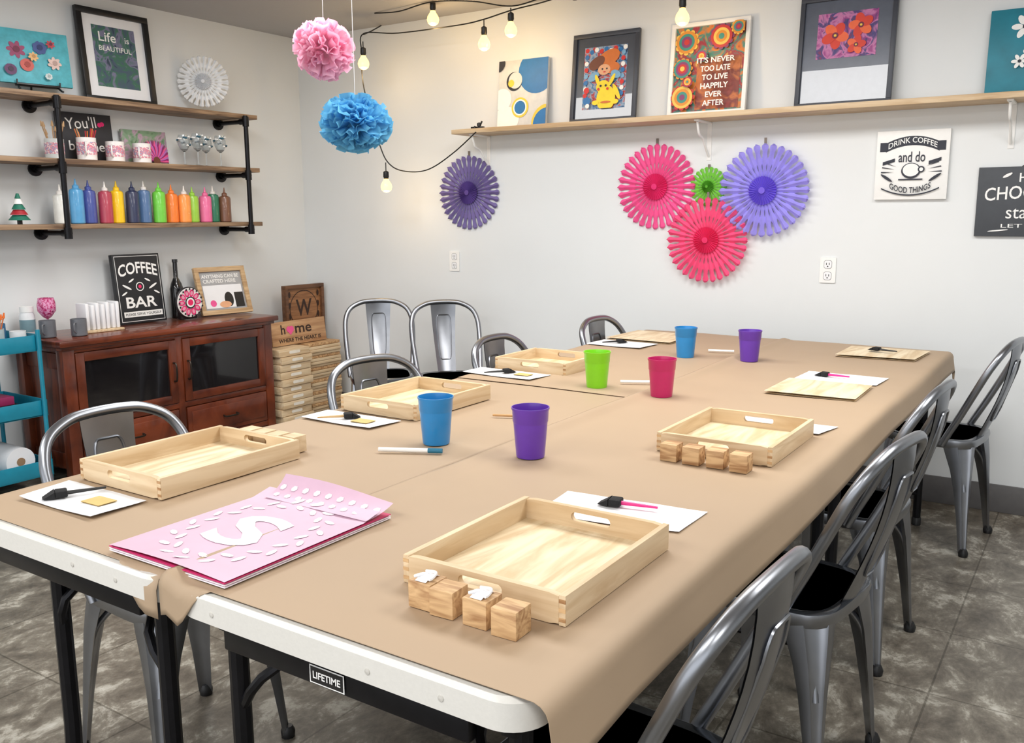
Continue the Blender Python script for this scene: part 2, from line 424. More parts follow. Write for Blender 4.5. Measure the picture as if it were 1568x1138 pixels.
# paper sheets on the table
def flat(name,pts,z,m,th=.0012,curl=0):
    b=B(); cx=sum(p[0] for p in pts)/4; cy=sum(p[1] for p in pts)/4
    P=[Vector((p[0]-cx,p[1]-cy,0)) for p in pts]
    def f(u,v,dz):
        p=(P[0]*(1-u)+P[1]*u)*(1-v)+(P[3]*(1-u)+P[2]*u)*v
        p.z=dz+curl*(abs(2*u-1)**3)*(.5+.5*math.cos(3*v))+curl*.3*math.sin(6*u+v)**2; return p
    b.grid(lambda u,v:f(u,v,th),10,6,m); b.grid(lambda u,v:f(1-u,v,0),10,6,m)
    return b.done(name,T(cx,cy,z),60)
Zt=ZP+.0045
flat('paper_sheet',[(2.76,-3.475),(3.005,-3.47),(3.0,-3.345),(2.73,-3.35)],Zt,PAPER,.0006,.004)
flat('paper_sheet',[(3.71,-2.99),(3.985,-2.94),(3.985,-2.80),(3.69,-2.83)],Zt,PAPER,.0006,.003)
flat('paper_sheet',[(2.70,-2.635),(2.96,-2.635),(2.97,-2.515),(2.69,-2.52)],Zt,PAPER,.0006,.003)
flat('paper_sheet',[(2.655,-1.80),(2.95,-1.81),(2.96,-1.68),(2.65,-1.675)],Zt+.003,PAPER,.0006,.003)
flat('paper_sheet',[(2.69,-.93),(2.95,-.93),(2.96,-.76),(2.69,-.76)],Zt+.003,PAPER,.0006,.003)
flat('paper_sheet',[(3.71,-1.29),(3.98,-1.28),(3.985,-1.10),(3.71,-1.10)],Zt,PAPER,.0006,.003)
flat('paper_sheet',[(3.72,-2.065),(4.0,-2.06),(4.02,-1.94),(3.72,-1.95)],Zt,PAPER,.0006,.003)
def board(pts,n=4):
    flat('plywood_board',pts,Zt+.001,PLY,.0018*n,0)
board([(2.675,-.72),(3.0,-.73),(2.99,-.42),(2.69,-.40)]); board([(3.70,-.69),(3.995,-.67),(4.01,-.40),(3.70,-.41)]); board([(3.70,-1.585),(3.98,-1.575),(3.975,-1.31),(3.70,-1.31)])
# foam brushes
def brush(x,y,rz,hc,z=Zt+.006):
    b=B(); hm=mat('handle_%s'%hc[0],hc[1],.4)
    b.tube([(0,0,.004),(.075,0,.004)],lambda t:.0045-.002*t,hm,8)
    fm=mat('black_foam',(24,24,26),.9,bump=.2,scale=300)
    b.box(-.022,.002,-.015,.015,-.002,.012,fm,.003)
    b.add([(-.022,-.015,-.002),(-.022,.015,-.002),(-.022,.015,.012),(-.022,-.015,.012),(-.045,-.012,-.001),(-.045,.012,-.001)],[(0,3,4),(1,5,2),(2,5,4,3),(0,4,5,1)],fm)
    b.done('foam_brush',T(x,y,z,rz))
KB=('black',(30,30,30)); KP=('pink',(226,40,130)); KO=('oak',(196,160,110))
brush(2.84,-3.42,1.1,KB); brush(2.82,-2.585,-2.3,KO); brush(2.80,-1.745,-2.2,KB,Zt+.009); brush(3.83,-2.865,.15,KP); brush(3.80,-1.19,-.1,KP); brush(2.80,-.84,-2.2,KB,Zt+.009); brush(3.84,-.55,-.3,KB,Zt+.017)
GOLD=mat('kraft_card',(206,178,112),.6)
for (x,y,zz) in ((2.93,-3.405,0),(2.89,-2.585,0),(2.88,-1.74,.003)):
    flat('sanding_card',[(x-.03,y-.022),(x+.03,y-.02),(x+.03,y+.022),(x-.03,y+.02)],Zt+.0035+zz,GOLD,.0012)
# markers
b=B(); b.tube([(0,0,.006),(.11,.055,.006)],.0055,WHITE,10); b.tube([(.11,.055,.006),(.142,.071,.006)],.006,mat('teal_cap',(30,110,140),.4),10); b.done('marker_pen',T(3.14,-2.80,Zt))
b=B(); b.tube([(0,0,.004),(.10,.045,.004)],.0035,mat('pencil_wood',(196,150,96),.5),8); b.done('pencil',T(3.155,-2.33,Zt))
b=B(); b.tube([(0,0,.005),(.10,.05,.005)],.005,WHITE,8); b.done('marker_pen',T(3.24,-1.69,Zt+.004))
b=B(); b.tube([(0,0,.005),(.10,.03,.005)],.005,WHITE,8); b.done('marker_pen',T(3.23,-.86,Zt+.004))
# stencil prints stack
PK=mat('stencil_pink',(206,172,192),.5,var=.02); PKD=mat('print_magenta',(206,50,110),.5); PW=mat('print_white',(244,238,244),.5)
b=B()
for k in range(5):
    mm=[PW,PKD,PW,PW,PKD][k]; z=k*.0018; o=.005*(k%2)
    b.box(-.152+o,.150-o,-.195+o,.195-o*2,z,z+.0012,mm)
def zpr(x,y):
    v=(y+.195)/.37; u=(x+.15)/.30
    return .0105+.006*math.exp(-((v-.02)/.05)**2)*math.sin(max(0,min(1,u))*pi)+.003*math.sin(4*u)**2*v+.010*max(0,v-.85)/.12
b.grid(lambda u,v:Vector((-.15+.30*u,-.195+.36*v,zpr(-.15+.30*u,-.195+.36*v))),16,16,PK)
def onsheet(vs,fs,m,rot=0): b.add([(p[0],p[1],zpr(p[0],p[1])+.0012) for p in vs],fs,m)
vs,fs,a0,a1,c0,c1=textmesh('S',.02)
onsheet([((p.x-(a0+a1)/2)/(a1-a0)*.12,-.02+(p.y-(c0+c1)/2)/(c1-c0)*.145) for p in vs],fs,PW)
for a in range(34):
    an=2*pi*a/34; rx,ry=.118,.145; rr=an+(1.0 if a%2 else -1.0); q=.9 if a%2 else 1.07
    c=(rx*q*math.cos(an),-.015+ry*q*math.sin(an))
    onsheet([(c[0]+.014*math.cos(t)*math.cos(rr)-.006*math.sin(t)*math.sin(rr),c[1]+.014*math.cos(t)*math.sin(rr)+.006*math.sin(t)*math.cos(rr)) for t in [k*pi/4 for k in range(8)]],[tuple(range(8))],PW)
def flap(u,v): return Vector((-.12+.27*u,.125+.078*v-.02*v*(1-u),.0145+.034*v*v*(1-.5*u)+.005*math.sin(4*u)*v))
b.grid(flap,12,8,PK)
for k in range(9):
    for vv in (.3,.62):
        u=(k+.5)/9; b.add([flap(u+.028*math.cos(t),vv+.1*math.sin(t))+Vector((0,-.0006,.0008)) for t in [j*pi/3 for j in range(6)]],[tuple(range(6))],PW)
b.done('stencil_print_stack',T(3.342,-3.355,Zt+.001),50)

# ------------------------------------------------------------ back wall shelf
b=B(); b.box(1.42,6.2,-.215,-.002,1.765,1.79,SHELFL,.002)
for x in (1.53,2.87,4.20,5.5):
    b.box(x-.012,x+.012,-.004,0,1.58,1.765,WHITE,.001); b.box(x-.012,x+.012,-.18,-.004,1.757,1.765,WHITE,.001)
    b.tube([(x,-.165,1.755),(x,-.14,1.70),(x,-.09,1.68),(x,-.05,1.64),(x,-.008,1.60)],.006,WHITE,8,5)
b.done('wall_shelf')
def framebars(b,W,H,fw,th,m):
    b.box(-W/2,W/2,0,fw,0,th,m,.001); b.box(-W/2,W/2,H-fw,H,0,th,m,.001)
    b.box(-W/2,-W/2+fw,fw,H-fw,0,th,m,.001); b.box(W/2-fw,W/2,fw,H-fw,0,th,m,.001)
def glass(m,r=.02):
    bs=m.node_tree.nodes['Principled BSDF']; bs.inputs['Coat Weight'].default_value=1; bs.inputs['Coat Roughness'].default_value=r; return m
def leanM(x,z,H,lean=.12): return WB(x,-(H*math.sin(lean)+.012),z,lean)
ZS=1.7915
cblue=mat('art_blue',(36,112,176),.5); cgrey=mat('art_grey',(206,208,208),.5); cyel=mat('art_yellow',(232,196,70),.5); cblk=mat('art_black',(30,34,48),.5)
W,Hh=.32,.37; b=B(); b.box(-W/2,W/2,0,Hh,0,.018,cgrey,.002); b.w=.0185; b.clip=(-W/2,W/2,0,Hh)
b.disc(.09,.30,.12,cblue); b.disc(-.10,.05,.085,WHITE,.07); b.disc(-.13,.16,.06,WHITE)
b.disc(-.055,.255,.052,cblk); b.disc(-.048,.26,.045,cgrey); b.disc(-.075,.245,.02,cyel)
b.disc(-.01,.11,.055,cyel); b.disc(-.01,.11,.044,WHITE); b.disc(-.01,.11,.036,cblue); b.disc(.17,.02,.10,cyel); b.disc(.17,.01,.09,cblue); b.disc(-.17,.36,.05,cblk)
b.done('abstract_canvas',leanM(1.79,ZS,Hh,.09))
# framed pop art
W,Hh=.385,.46; b=B(); framebars(b,W,Hh,.022,.02,SLATE); b.box(-W/2+.02,W/2-.02,.02,Hh-.02,.002,.008,glass(mat('mat_board_slate',(62,68,80),.3))); b.w=.0085
bg=patch('popart_bg',[(30,40,70),(60,110,160),(150,170,190),(190,60,50),(40,50,90)],28)
b.clip=(-.125,.125,.07,.39); b.rect(-.125,.125,.07,.39,bg); orange=mat('art_orange',(206,112,44),.5); yel=mat('art_bright_yellow',(240,214,40),.5); art_r=mat('art_red',(206,40,40),.5); lbl=mat('art_light_blue',(120,170,206),.5)
for k in range(9): b.disc(-.11+.028*k,.375-.01*(k%2),.012,[art_r,cblue,WHITE][k%3])
for k in range(8): b.disc(.105,.35-.03*k,.012,[lbl,art_r,WHITE,cblue][k%4]); b.disc(-.108,.34-.033*k,.012,[cblue,WHITE,art_r,lbl][k%4])
b.disc(.02,.325,.07,orange,.04,20,.4); b.disc(-.045,.305,.05,mat('art_brown',(110,60,40),.5),.03,20,.5); b.disc(.045,.275,.045,orange,.03); b.disc(.0,.268,.036,mat('art_skin',(226,170,130),.5),.028); b.disc(-.01,.272,.005,cblk); b.disc(.016,.272,.005,cblk); b.disc(.003,.256,.008,art_r,.003)
b.disc(-.06,.235,.035,lbl,.02,20,.5); b.disc(.07,.24,.03,lbl,.02,20,-.4)
b.disc(.02,.12,.055,yel,.065); b.disc(.0,.18,.04,yel,.033); b.disc(.05,.212,.010,yel,.035,20,-.5); b.disc(-.035,.215,.010,yel,.032,20,.4); b.disc(.08,.15,.012,yel,.045,20,.5); b.disc(.075,.10,.02,yel,.012); b.disc(-.04,.10,.02,yel,.012); b.disc(.02,.10,.03,orange,.006); b.disc(-.013,.185,.006,cblk); b.disc(.017,.185,.006,cblk); b.disc(-.025,.168,.007,art_r); b.disc(.028,.168,.007,art_r)
b.disc(-.09,.11,.022,cblue); b.disc(-.095,.165,.016,art_r); b.disc(-.085,.085,.012,WHITE)
b.done('framed_pop_art_print',leanM(2.30,ZS,Hh,.10))
# quote art
W,Hh=.40,.45; b=B(); framebars(b,W,Hh,.02,.022,WHITE)
b.box(-W/2+.018,W/2-.018,.018,Hh-.018,.002,.008,patch('quote_bg',[(176,60,40),(206,120,50),(60,130,120),(150,40,60),(212,160,80)],12)); b.w=.009; b.clip=(-W/2+.02,W/2-.02,.02,Hh-.02)
cs=[(214,140,50),(190,50,50),(60,140,130),(230,190,90),(130,60,110)]
b.rect(-.06,.16,.03,.275,patch('quote_maroon',[(150,60,60),(120,52,48),(190,110,60),(110,60,80)],9))
for i,(u,v,r) in enumerate([(-.12,.36,.06),(.06,.37,.06),(-.13,.23,.05),(-.12,.09,.06),(-.03,.28,.03),(.15,.40,.035),(-.09,.16,.025)]):
    for k in range(12): b.disc(u+.85*r*math.cos(k*pi/6),v+.85*r*math.sin(k*pi/6),r*.22,mat('art_fl_%d'%((i+3)%5),cs[(i+3)%5],.5),n=10)
    for k in range(4): b.disc(u,v,r*(.9-.22*k),mat('art_fl_%d'%((i+k*2)%5),cs[(i+k*2)%5],.5))
b.clip=None
for i,(t,w) in enumerate([("IT'S NEVER",.19),("TOO LATE",.15),("TO LIVE",.13),("HAPPILY",.14),("EVER",.085),("AFTER",.11)]):
    b.text(t,.05,.255-i*.041,w,WHITE,.027,.02)
b.done('framed_quote_art',leanM(2.87,ZS,Hh,.10))
# flower in slate frame, glazed
W,Hh=.42,.49; b=B(); framebars(b,W,Hh,.02,.022,SLATE); mb=glass(mat('mat_board_glazed',(84,92,108),.3),.01); b.box(-W/2+.018,W/2-.018,.018,Hh-.018,.002,.008,mb); b.w=.009
b.clip=(-.13,.13,.215,.415); b.rect(-.13,.13,.215,.415,patch('flower_bg',[(60,50,110),(150,60,130),(196,120,170),(70,60,120),(130,40,80)],16))
rd=mat('art_petal_red',(214,60,40),.5); od=mat('art_petal_orange',(236,104,60),.5)
for (fu,fv,fr) in ((-.05,.315,.05),(.06,.35,.045),(.045,.265,.035)):
    for k in range(5): b.disc(fu+fr*.6*math.cos(k*1.257+fu*30),fv+fr*.6*math.sin(k*1.257+fu*30),fr*.62,[rd,od][k%2],fr*.45,20,k*1.257+fu*30)
    b.disc(fu,fv,fr*.28,mat('art_plum',(110,30,60),.5)); b.disc(fu,fv,fr*.12,cyel)
b.done('framed_flower_print',leanM(3.515,ZS,Hh,.10))
# teal canvas
W,Hh=.42,.345; teal=mat('art_teal',(24,120,140),.5,var=.15,scale=12); b=B(); b.box(-W/2,W/2,0,Hh,0,.02,teal,.002); b.w=.0205; b.clip=(-W/2,W/2,0,Hh)
for (u,v,r) in ((-.08,.27,.05),(-.02,.17,.06),(.1,.25,.055),(.12,.1,.05),(-.09,.13,.03)):
    for k in range(6): b.disc(u+r*.6*math.cos(k*pi/3),v+r*.6*math.sin(k*pi/3),r*.42,WHITE,r*.24,14,k*pi/3)
    b.disc(u,v,r*.22,cblk)
b.done('flower_canvas',leanM(4.30,ZS,Hh,.09))
b=B(); b.tube([(0,0,0.006),(.03,0,.012),(.05,0,.04)],.005,BLACK,8,4); b.tube([(.015,0,.005),(.02,-.03,.01)],.005,BLACK,8); b.box(-.02,.06,-.012,.012,0,.012,BLACK,.002); b.lathe([(0,0),(.012,.003),(.012,.018),(0,.024)],(.03,0,.012),BLACK,12); b.done('small_black_figurine',T(1.545,-.16,ZS))

# ------------------------------------------------------------ signs
b=B(); W,Hh=.30,.30; b.box(-W/2,W/2,-Hh/2,Hh/2,0,.02,WHITE,.001); b.w=.0205; K=cblk
n=14
b.poly([(-.11+.22*k/n,.125-.028*((2*k/n-1)**2)) for k in range(n+1)]+[(.11-.22*k/n,.085-.028*((2*k/n-1)**2)) for k in range(n+1)],K)
b.text('DRINK COFFEE',0,.082,.20,WHITE,.024,.01,0,.026)
b.rect(-.135,-.105,.06,.10,K); b.rect(.105,.135,.06,.10,K)
b.text('and do',0,.035,.11,K,.045,.01)
b.poly([(-.12,.015),(-.07,.03),(-.07,.015),(-.12,0)],K); b.poly([(.12,.03),(.07,.015),(.07,0),(.12,.015)],K)
for a in (0,1,2,11,12,13):
    an=a*pi/13; b.poly([(.07*math.cos(an),-.03+.05*math.sin(an)),(.125*math.cos(an+.03),-.03+.09*math.sin(an+.03)),(.125*math.cos(an-.03),-.03+.09*math.sin(an-.03))],K)
b.disc(0,-.025,.04,K,.034); b.disc(0,-.022,.034,WHITE,.028); b.disc(.042,-.02,.014,K); b.disc(.042,-.02,.008,WHITE)
b.rect(-.05,.05,-.066,-.060,K)
b.disc(-.10,-.055,.03,K,.006,16,-.6); b.disc(.10,-.055,.03,K,.006,16,.6)
b.text('GOOD THINGS',0,-.088,.17,K,.026,.015,0,-.022)
b.poly([(-.12+.24*k/n,-.098-.03*(1-(2*k/n-1)**2)) for k in range(n+1)]+[(.12-.24*k/n,-.104-.03*(1-(2*k/n-1)**2)) for k in range(n+1)],K)
b.done('coffee_wall_sign',WB(3.82,-.001,1.525))
b=B(); W,Hh=.42,.29; b.box(-W/2,W/2,-Hh/2,Hh/2,0,.016,mat('chalk_slate',(66,70,76),.6),.001); b.w=.0165
b.text('HOT',0,.10,.11,WHITE,.038); b.text('CHOCOLATE',0.01,.03,.38,WHITE,.055,.01,.0,.01); b.text('station',0,-.045,.19,WHITE,.05,0); b.text('LET IT SIP',0,-.10,.22,WHITE,.016,0)
b.disc(-.10,.11,.02,WHITE,.006,12,.5); b.disc(.10,.11,.02,WHITE,.006,12,-.5); b.disc(-.12,-.12,.04,WHITE,.003,12,.1); b.disc(.12,-.12,.04,WHITE,.003,12,-.1)
b.tube([(-.05,.145,.008),(0,.17,.006),(.05,.145,.008)],.002,BLACK,6,3)
b.done('hot_chocolate_wall_sign',WB(4.30,-.001,1.36))
for (x,z) in ((1.27,1.04),(3.48,1.05)):
    b=B(); b.prism(rrect(-.037,.037,-.06,.06,.005),0,.005,WHITE); GRV=mat('outlet_groove',(150,150,150),.5)
    for s_ in (-1,1):
        b.w=.0052; b.poly(rrect(-.019,.019,s_*.027-.020,s_*.027+.020,.011),GRV)
        b.prism([(p[0],p[1]) for p in rrect(-.017,.017,s_*.027-.018,s_*.027+.018,.010)],.005,.0065,PAPER); b.w=.0066
        b.rect(-.008,-.005,s_*.027-.002,s_*.027+.008,BLACK); b.rect(.005,.008,s_*.027-.002,s_*.027+.008,BLACK); b.disc(0,s_*.027-.009,.003,BLACK,n=10)
    b.done('wall_outlet',WB(x,-.001,z))

# ------------------------------------------------------------ paper fans
def fan(name,M,R,m,m2,N=32,tab=True):
    b=B()
    st=[(.06,1),(.30,1),(.40,1),(.46,.78),(.52,.74),(.58,1),(.68,1),(.73,.72),(.80,.62),(.86,.68),(.92,.85),(.965,.70),(1.0,.15)]
    for k in range(N):
        a0=2*pi*k/N; vs=[];fs=[]
        for (r,hf) in st:
            h=pi/N*hf
            dd=.075*R*(.35+.65*r)
            vs+= [(R*r*math.cos(a0-h),R*r*math.sin(a0-h),.006),(R*r*math.cos(a0),R*r*math.sin(a0),.006+dd),(R*r*math.cos(a0+h),R*r*math.sin(a0+h),.006)]
        for i in range(len(st)-1):
            c=3*i; fs+=[(c,c+1,c+4,c+3),(c+1,c+2,c+5,c+4)]
        b.add(vs,fs,m)
    for k in range(N):
        a0=2*pi*(k+.5)/N; h=pi/N; r1=R*.30
        b.add([(0,0,.03),(r1*math.cos(a0-h),r1*math.sin(a0-h),.014),(r1*1.05*math.cos(a0),r1*1.05*math.sin(a0),.028),(r1*math.cos(a0+h),r1*math.sin(a0+h),.014)],[(0,1,2),(0,2,3)],m2)
    b.lathe([(R*.07,.028),(R*.07,.035),(0,.036)],(0,0,0),m2,20)
    if tab: b.box(-.006,.006,R*.93,R*1.12,.002,.006,mat('hanger_tab',(120,110,100),.5))
    return b.done(name,M,20)
PUR=tissue('tissue_purple_dark',(126,112,168),.15); PUR2=tissue('tissue_purple_core',(92,68,146),.1)
LAV=tissue('tissue_lavender',(168,158,244),.15); LAV2=tissue('tissue_lavender_core',(122,98,226),.1)
PNK=tissue('tissue_hot_pink',(248,98,162),.15); PNK2=tissue('tissue_pink_core',(232,44,118),.1)
RED=tissue('tissue_coral_pink',(252,90,140),.15); RED2=tissue('tissue_coral_core',(234,44,104),.1)
GRN=tissue('tissue_green',(124,206,70),.15); GRN2=tissue('tissue_green_core',(90,170,40),.1)
fan('paper_fan_rosette',WB(1.39,-.002,1.445),.215,PUR,PUR2)
fan('paper_fan_rosette',WB(2.59,-.002,1.455),.218,PNK,PNK2)
fan('paper_fan_rosette',WB(2.875,-.002,1.45),.098,GRN,GRN2,22,True)
fan('paper_fan_rosette',WB(3.165,-.03,1.425),.222,LAV,LAV2)
fan('paper_fan_rosette',WB(2.885,-.028,1.185),.213,RED,RED2)
fan('paper_fan_rosette',WL(.12,-.86,2.082,.0,-.75),.145,mat('doily_white',(236,238,240),.6),mat('doily_white2',(222,224,228),.6),26,False)

# ------------------------------------------------------------ pom poms (with their threads)
THR=mat('thread_white',(225,225,225),.6)
def pom(M,R,mt,n=150,zs=1,top=.5):
    b=B()
    for i in range(n):
        z=1-2*(i+.5)/n; r=math.sqrt(max(0,1-z*z)); a=i*2.39996
        d=Vector((r*math.cos(a),r*math.sin(a),z)); t=d.cross(Vector((random.uniform(-1,1),random.uniform(-1,1),random.uniform(-1,1)))).normalized(); s=d.cross(t)
        L=R*random.uniform(.86,1.05); W=R*random.uniform(.30,.46); ph=random.uniform(0,6)
        def f(u,v):
            rr=R*.2+(L-R*.2)*v; w=W*(.15+.85*v)*(1-.35*max(0,v-.8)/.2*abs(2*u-1))
            x=(u*2-1)*w
            p=d*(rr-.25*x*x/R)+t*x+s*(W*.24*v*math.sin(u*8+ph)+W*.30*v*v)
            return Vector((p.x,p.y,p.z*zs))
        b.grid(f,7,4,mt)
    b.lathe([(0,-R*.5*zs),(R*.4,-R*.3*zs),(R*.5,0),(R*.4,R*.3*zs),(0,R*.5*zs)],(0,0,0),mt,12)
    b.tube([(0,0,R*.4),(0,0,top)],.0011,THR,5)
    return b.done('tissue_pom_pom',M,80)
PP=tissue('tissue_pale_pink',(255,200,222),.45); PB=tissue('tissue_sky_blue',(118,198,236),.45)
pom(T(2.19,-1.97,1.90),.108,PP,150,1.0,ZC-1.90); pom(T(2.31,-1.95,1.64),.125,PB,150,.82,ZC-1.64)
b=B(); b.grid(lambda u,v:Vector((.035*math.sin(u*5),.02*math.cos(u*9),-.36*u)) + Vector((.012*v*math.cos(u*7),.012*v*math.sin(u*7),.004*v)),40,2,mat('streamer_pink',(230,110,180),.5)); b.done('pink_streamer',T(2.46,-1.80,ZC))

# ------------------------------------------------------------ string lights
CAB=mat('cable_black',(20,20,20),.6); BULB=mat('warm_bulb',(255,200,108),.3,emit=3.6)
b=B()
def cable(pts): b.tube(pts,.0035,CAB,6,8)
cable([(2.45,-.30,2.457),(2.15,-.30,2.385),(1.89,-.30,2.36),(1.71,-.30,2.335),(1.54,-.30,2.325),(1.12,-.30,2.33),(.86,-.30,2.355),(.84,-.30,2.25),(.85,-.30,2.05),(.96,-.30,1.72),(1.03,-.29,1.605),(1.15,-.28,1.565),(1.30,-.27,1.575),(1.46,-.25,1.66),(1.60,-.225,1.768)])
cable([(.95,-.30,2.457),(1.15,-.32,2.44),(1.40,-.35,2.452),(1.65,-.32,2.43),(1.89,-.30,2.38),(2.10,-.30,2.40),(2.27,-.30,2.40),(2.55,-.31,2.335),(2.84,-.32,2.32),(3.15,-.31,2.38),(3.4,-.30,2.457)])
cable([(.86,-.30,2.35),(.80,-.16,2.40),(.75,-.02,2.457)])
for (x,z,zt,on) in ((1.38,2.40,2.45,1),(1.72,2.235,2.33,1),(1.89,2.285,2.37,1),(.862,2.215,2.31,1),(1.01,1.51,1.62,1),(2.84,2.235,2.32,1),(2.27,2.36,2.40,0)):
    b.tube([(x,-.31,zt),(x,-.31,z+.055)],.003,CAB,6)
    b.lathe([(.008,.062),(.016,.056),(.017,.028),(.014,.022),(.012,.0)],(x,-.31,z),BLACK,14)
    if on:
        b.lathe([(.012,.022),(.016,.008),(.029,-.012),(.033,-.030),(.028,-.049),(.014,-.060),(0,-.063)],(x,-.31,z),BULB,18)
b.done('string_lights')
for (x,z) in ((1.38,2.40),(1.72,2.235),(1.89,2.285),(.862,2.215),(1.01,1.51),(2.84,2.235)):
    l=bpy.data.lights.new('bulb_glow','POINT'); l.energy=1.5; l.color=(1,.70,.34); l.shadow_soft_size=.03
    o=bpy.data.objects.new('bulb_glow',l); o.location=(x,-.31,z-.098); scn.collection.objects.link(o)

# ------------------------------------------------------------ pipe shelf on the left wall
for z in (1.898,1.588,1.268):
    b=B(); b.box(.004,.235,-3.0,-.575,z-.012,z+.013,SHELFW,.002); b.done('shelf_board')
b=B()
for y in (-1.835,-.68,-2.95):
    b.tube([(.252,y,1.225),(.252,y,1.90)],.0135,BLKM,12)
    for z in (1.866,1.556,1.236):
        b.tube([(.0,y,z),(.252,y,z)],.0125,BLKM,12)
        b.tube([(.0,y,z),(.012,y,z)],.036,BLKM,16); b.tube([(.012,y,z),(.035,y,z)],.019,BLKM,12)
        b.tube([(.205,y,z),(.262,y,z)],.0175,BLKM,12); b.tube([(.252,y,z-.028),(.252,y,z+.028)],.019,BLKM,12)
b.done('iron_pipe_shelf_brackets')
# squeeze bottles
bc=[(236,236,230),(84,156,204),(70,84,156),(176,64,84),(244,200,30),(44,52,84),(84,116,160),(116,206,70),(246,130,50),(246,156,76),(156,212,72),(232,110,160),(40,120,90),(120,80,60)]
by=[-1.785,-1.71,-1.63,-1.55,-1.47,-1.39,-1.305,-1.225,-1.13,-1.06,-.99,-.915,-.845,-.775]
for i,(c,y) in enumerate(zip(bc,by)):
    mm=mat('paint_%d'%i,c,.35,coat=.3); b=B(); h=[.15,.18,.175,.17,.175,.175,.18,.175,.165,.16,.155,.155,.165,.155][i]; R_=.035
    b.lathe([(.031,0),(R_,.004),(R_,h*.88),(R_*.9,h*.95),(.016,h)],(0,0,0),mm,20)
    capm=mm if i%3 else mat('cap_white',(230,225,220),.4)
    b.lathe([(.016,h),(.016,h+.012),(.007,h+.018),(.003,h+.042),(.0035,h+.046),(0,h+.047)],(0,0,0),capm,12)
    b.done('paint_squeeze_bottle',T(.12+.02*(i%2),y,1.2815))
b=B(); tg=mat('tree_green',(30,110,90),.6); tr=mat('tree_red',(170,40,50),.5)
for k in range(5): b.lathe([(.05-.009*k,.02+.026*k),(.03-.006*k,.045+.026*k)],(0,0,0),[tg,tr,tg,WHITE,tg][k],16)
b.lathe([(.012,0),(.012,.03)],(0,0,0),BLACK,10); b.done('miniature_christmas_tree',T(.12,-2.0,1.2815))
# middle shelf mugs with brushes
ZM=1.6015
def mug(name,x,y,z,r,h,m,handle=0,things=None,band=None):
    b=B(); b.lathe([(r*.9,0),(r,.004),(r,h),(r-.003,h),(r-.004,.006),(0,.006)],(0,0,0),m,24)
    if band: b.lathe([(r+.0006,h*.25),(r+.0006,h*.8)],(0,0,0),band,24)
    if handle:
        b.tube([(r*.95*math.cos(handle),r*.95*math.sin(handle),h*.8),(1.5*r*math.cos(handle),1.5*r*math.sin(handle),h*.75),(1.55*r*math.cos(handle),1.55*r*math.sin(handle),h*.35),(r*.95*math.cos(handle),r*.95*math.sin(handle),h*.22)],.004,m,8,5)
    if things:
        for k in range(things[0]):
            a=k*2.4; q=r*.55; l=things[1]*random.uniform(.8,1.1); c=random.choice(things[2]); e=(q*1.9*math.cos(a),q*1.9*math.sin(a),l)
            b.tube([(q*.3*math.cos(a),q*.3*math.sin(a),.01),e],.003,c,6); 
            if len(things)>3: b.tube([e,(e[0]*1.1,e[1]*1.1,l+.025)],lambda t:.007*(1-.6*t),things[3],8)
    return b.done(name,T(x,y,z))
CR=mat('ceramic_white',(238,234,232),.25,coat=.4); fl1=patch('floral_print',[(240,235,232),(238,232,230),(220,120,140),(150,170,200),(240,235,232)],60)
TAN=mat('bristle_tan',(196,160,120),.8); BR1=mat('handle_wood',(190,150,110),.5); BR2=mat('handle_orange',(220,120,60),.5); BR3=mat('handle_red',(190,50,60),.5)
mug('brush_cup',.12,-1.79,ZM,.045,.10,mat('clear_cup',(214,216,214),.2),0,(9,.15,[BR1,TAN],TAN),fl1)
mug('mug_with_pencils',.14,-1.63,ZM,.048,.115,CR,-.6,(9,.17,[BR2,BR3,BR1]),fl1)
mug('ceramic_mug',.14,-1.47,ZM,.047,.105,CR,-.8,None,fl1)
mug('ceramic_mug',.14,-1.31,ZM,.047,.105,CR,-.8,None,fl1)
b=B(); W,Hh=.31,.25; b.box(-W/2,W/2,0,Hh,0,.012,mat('chalkboard',(48,48,52),.7),.001); b.w=.0125; b.text("You'll",-.02,.20,.17,WHITE,.06,.0,.1); b.disc(.085,.195,.012,PNK2); b.disc(.10,.20,.012,PNK2); b.text('be fine',0,.08,.2,WHITE,.05); b.done('lettered_chalkboard_sign',WL(.035,-1.565,ZM,.08))
b=B(); W,Hh=.28,.185; b.box(-W/2,W/2,0,Hh,0,.015,patch('painted_meadow',[(60,90,60),(120,150,120),(180,150,170),(70,100,60)],14),.001); b.w=.0155; b.clip=(-W/2,W/2,0,Hh)
for rr_ in (.10,.07):
    for k in range(26):
        a=pi*k/25; b.disc(.05+rr_*.7*math.cos(a),.02+rr_*.7*math.sin(a),rr_*.5,[PNK,mat('art_mag',(150,30,110),.5),mat('art_vio',(190,110,190),.5)][k%3],.006,10,a)
b.disc(.05,.02,.022,mat('art_brown',(110,60,40),.5)); b.done('flower_painting_canvas',WL(.04,-1.22,ZM,.1))
GL=mat('glass_clear',(235,240,242),.04,trans=.9)
for (y,h) in ((-1.03,.17),(-.96,.18),(-.88,.17),(-.80,.18)):
    b=B(); b.lathe([(.032,0),(.030,.003),(.004,.008),(.004,h*.45),(.020,h*.52),(.034,h*.7),(.033,h*.85),(.028,h),(.0265,h),(.031,h*.85),(.032,h*.7),(.018,h*.55),(0,h*.5)],(0,0,0),GL,20)
    gm=mat('glass_paint_blue',(40,90,110),.4)
    for k in range(14): b.lathe([(0,0),(.008,.003),(.006,.01),(0,.012)],(.033*math.cos(k*2.4),.033*math.sin(k*2.4),h*(.62+.3*((k*.37)%1))),gm if k%2 else WHITE,8)
    b.done('wine_glass',T(.13+.03*((h>.175)),y,ZM))
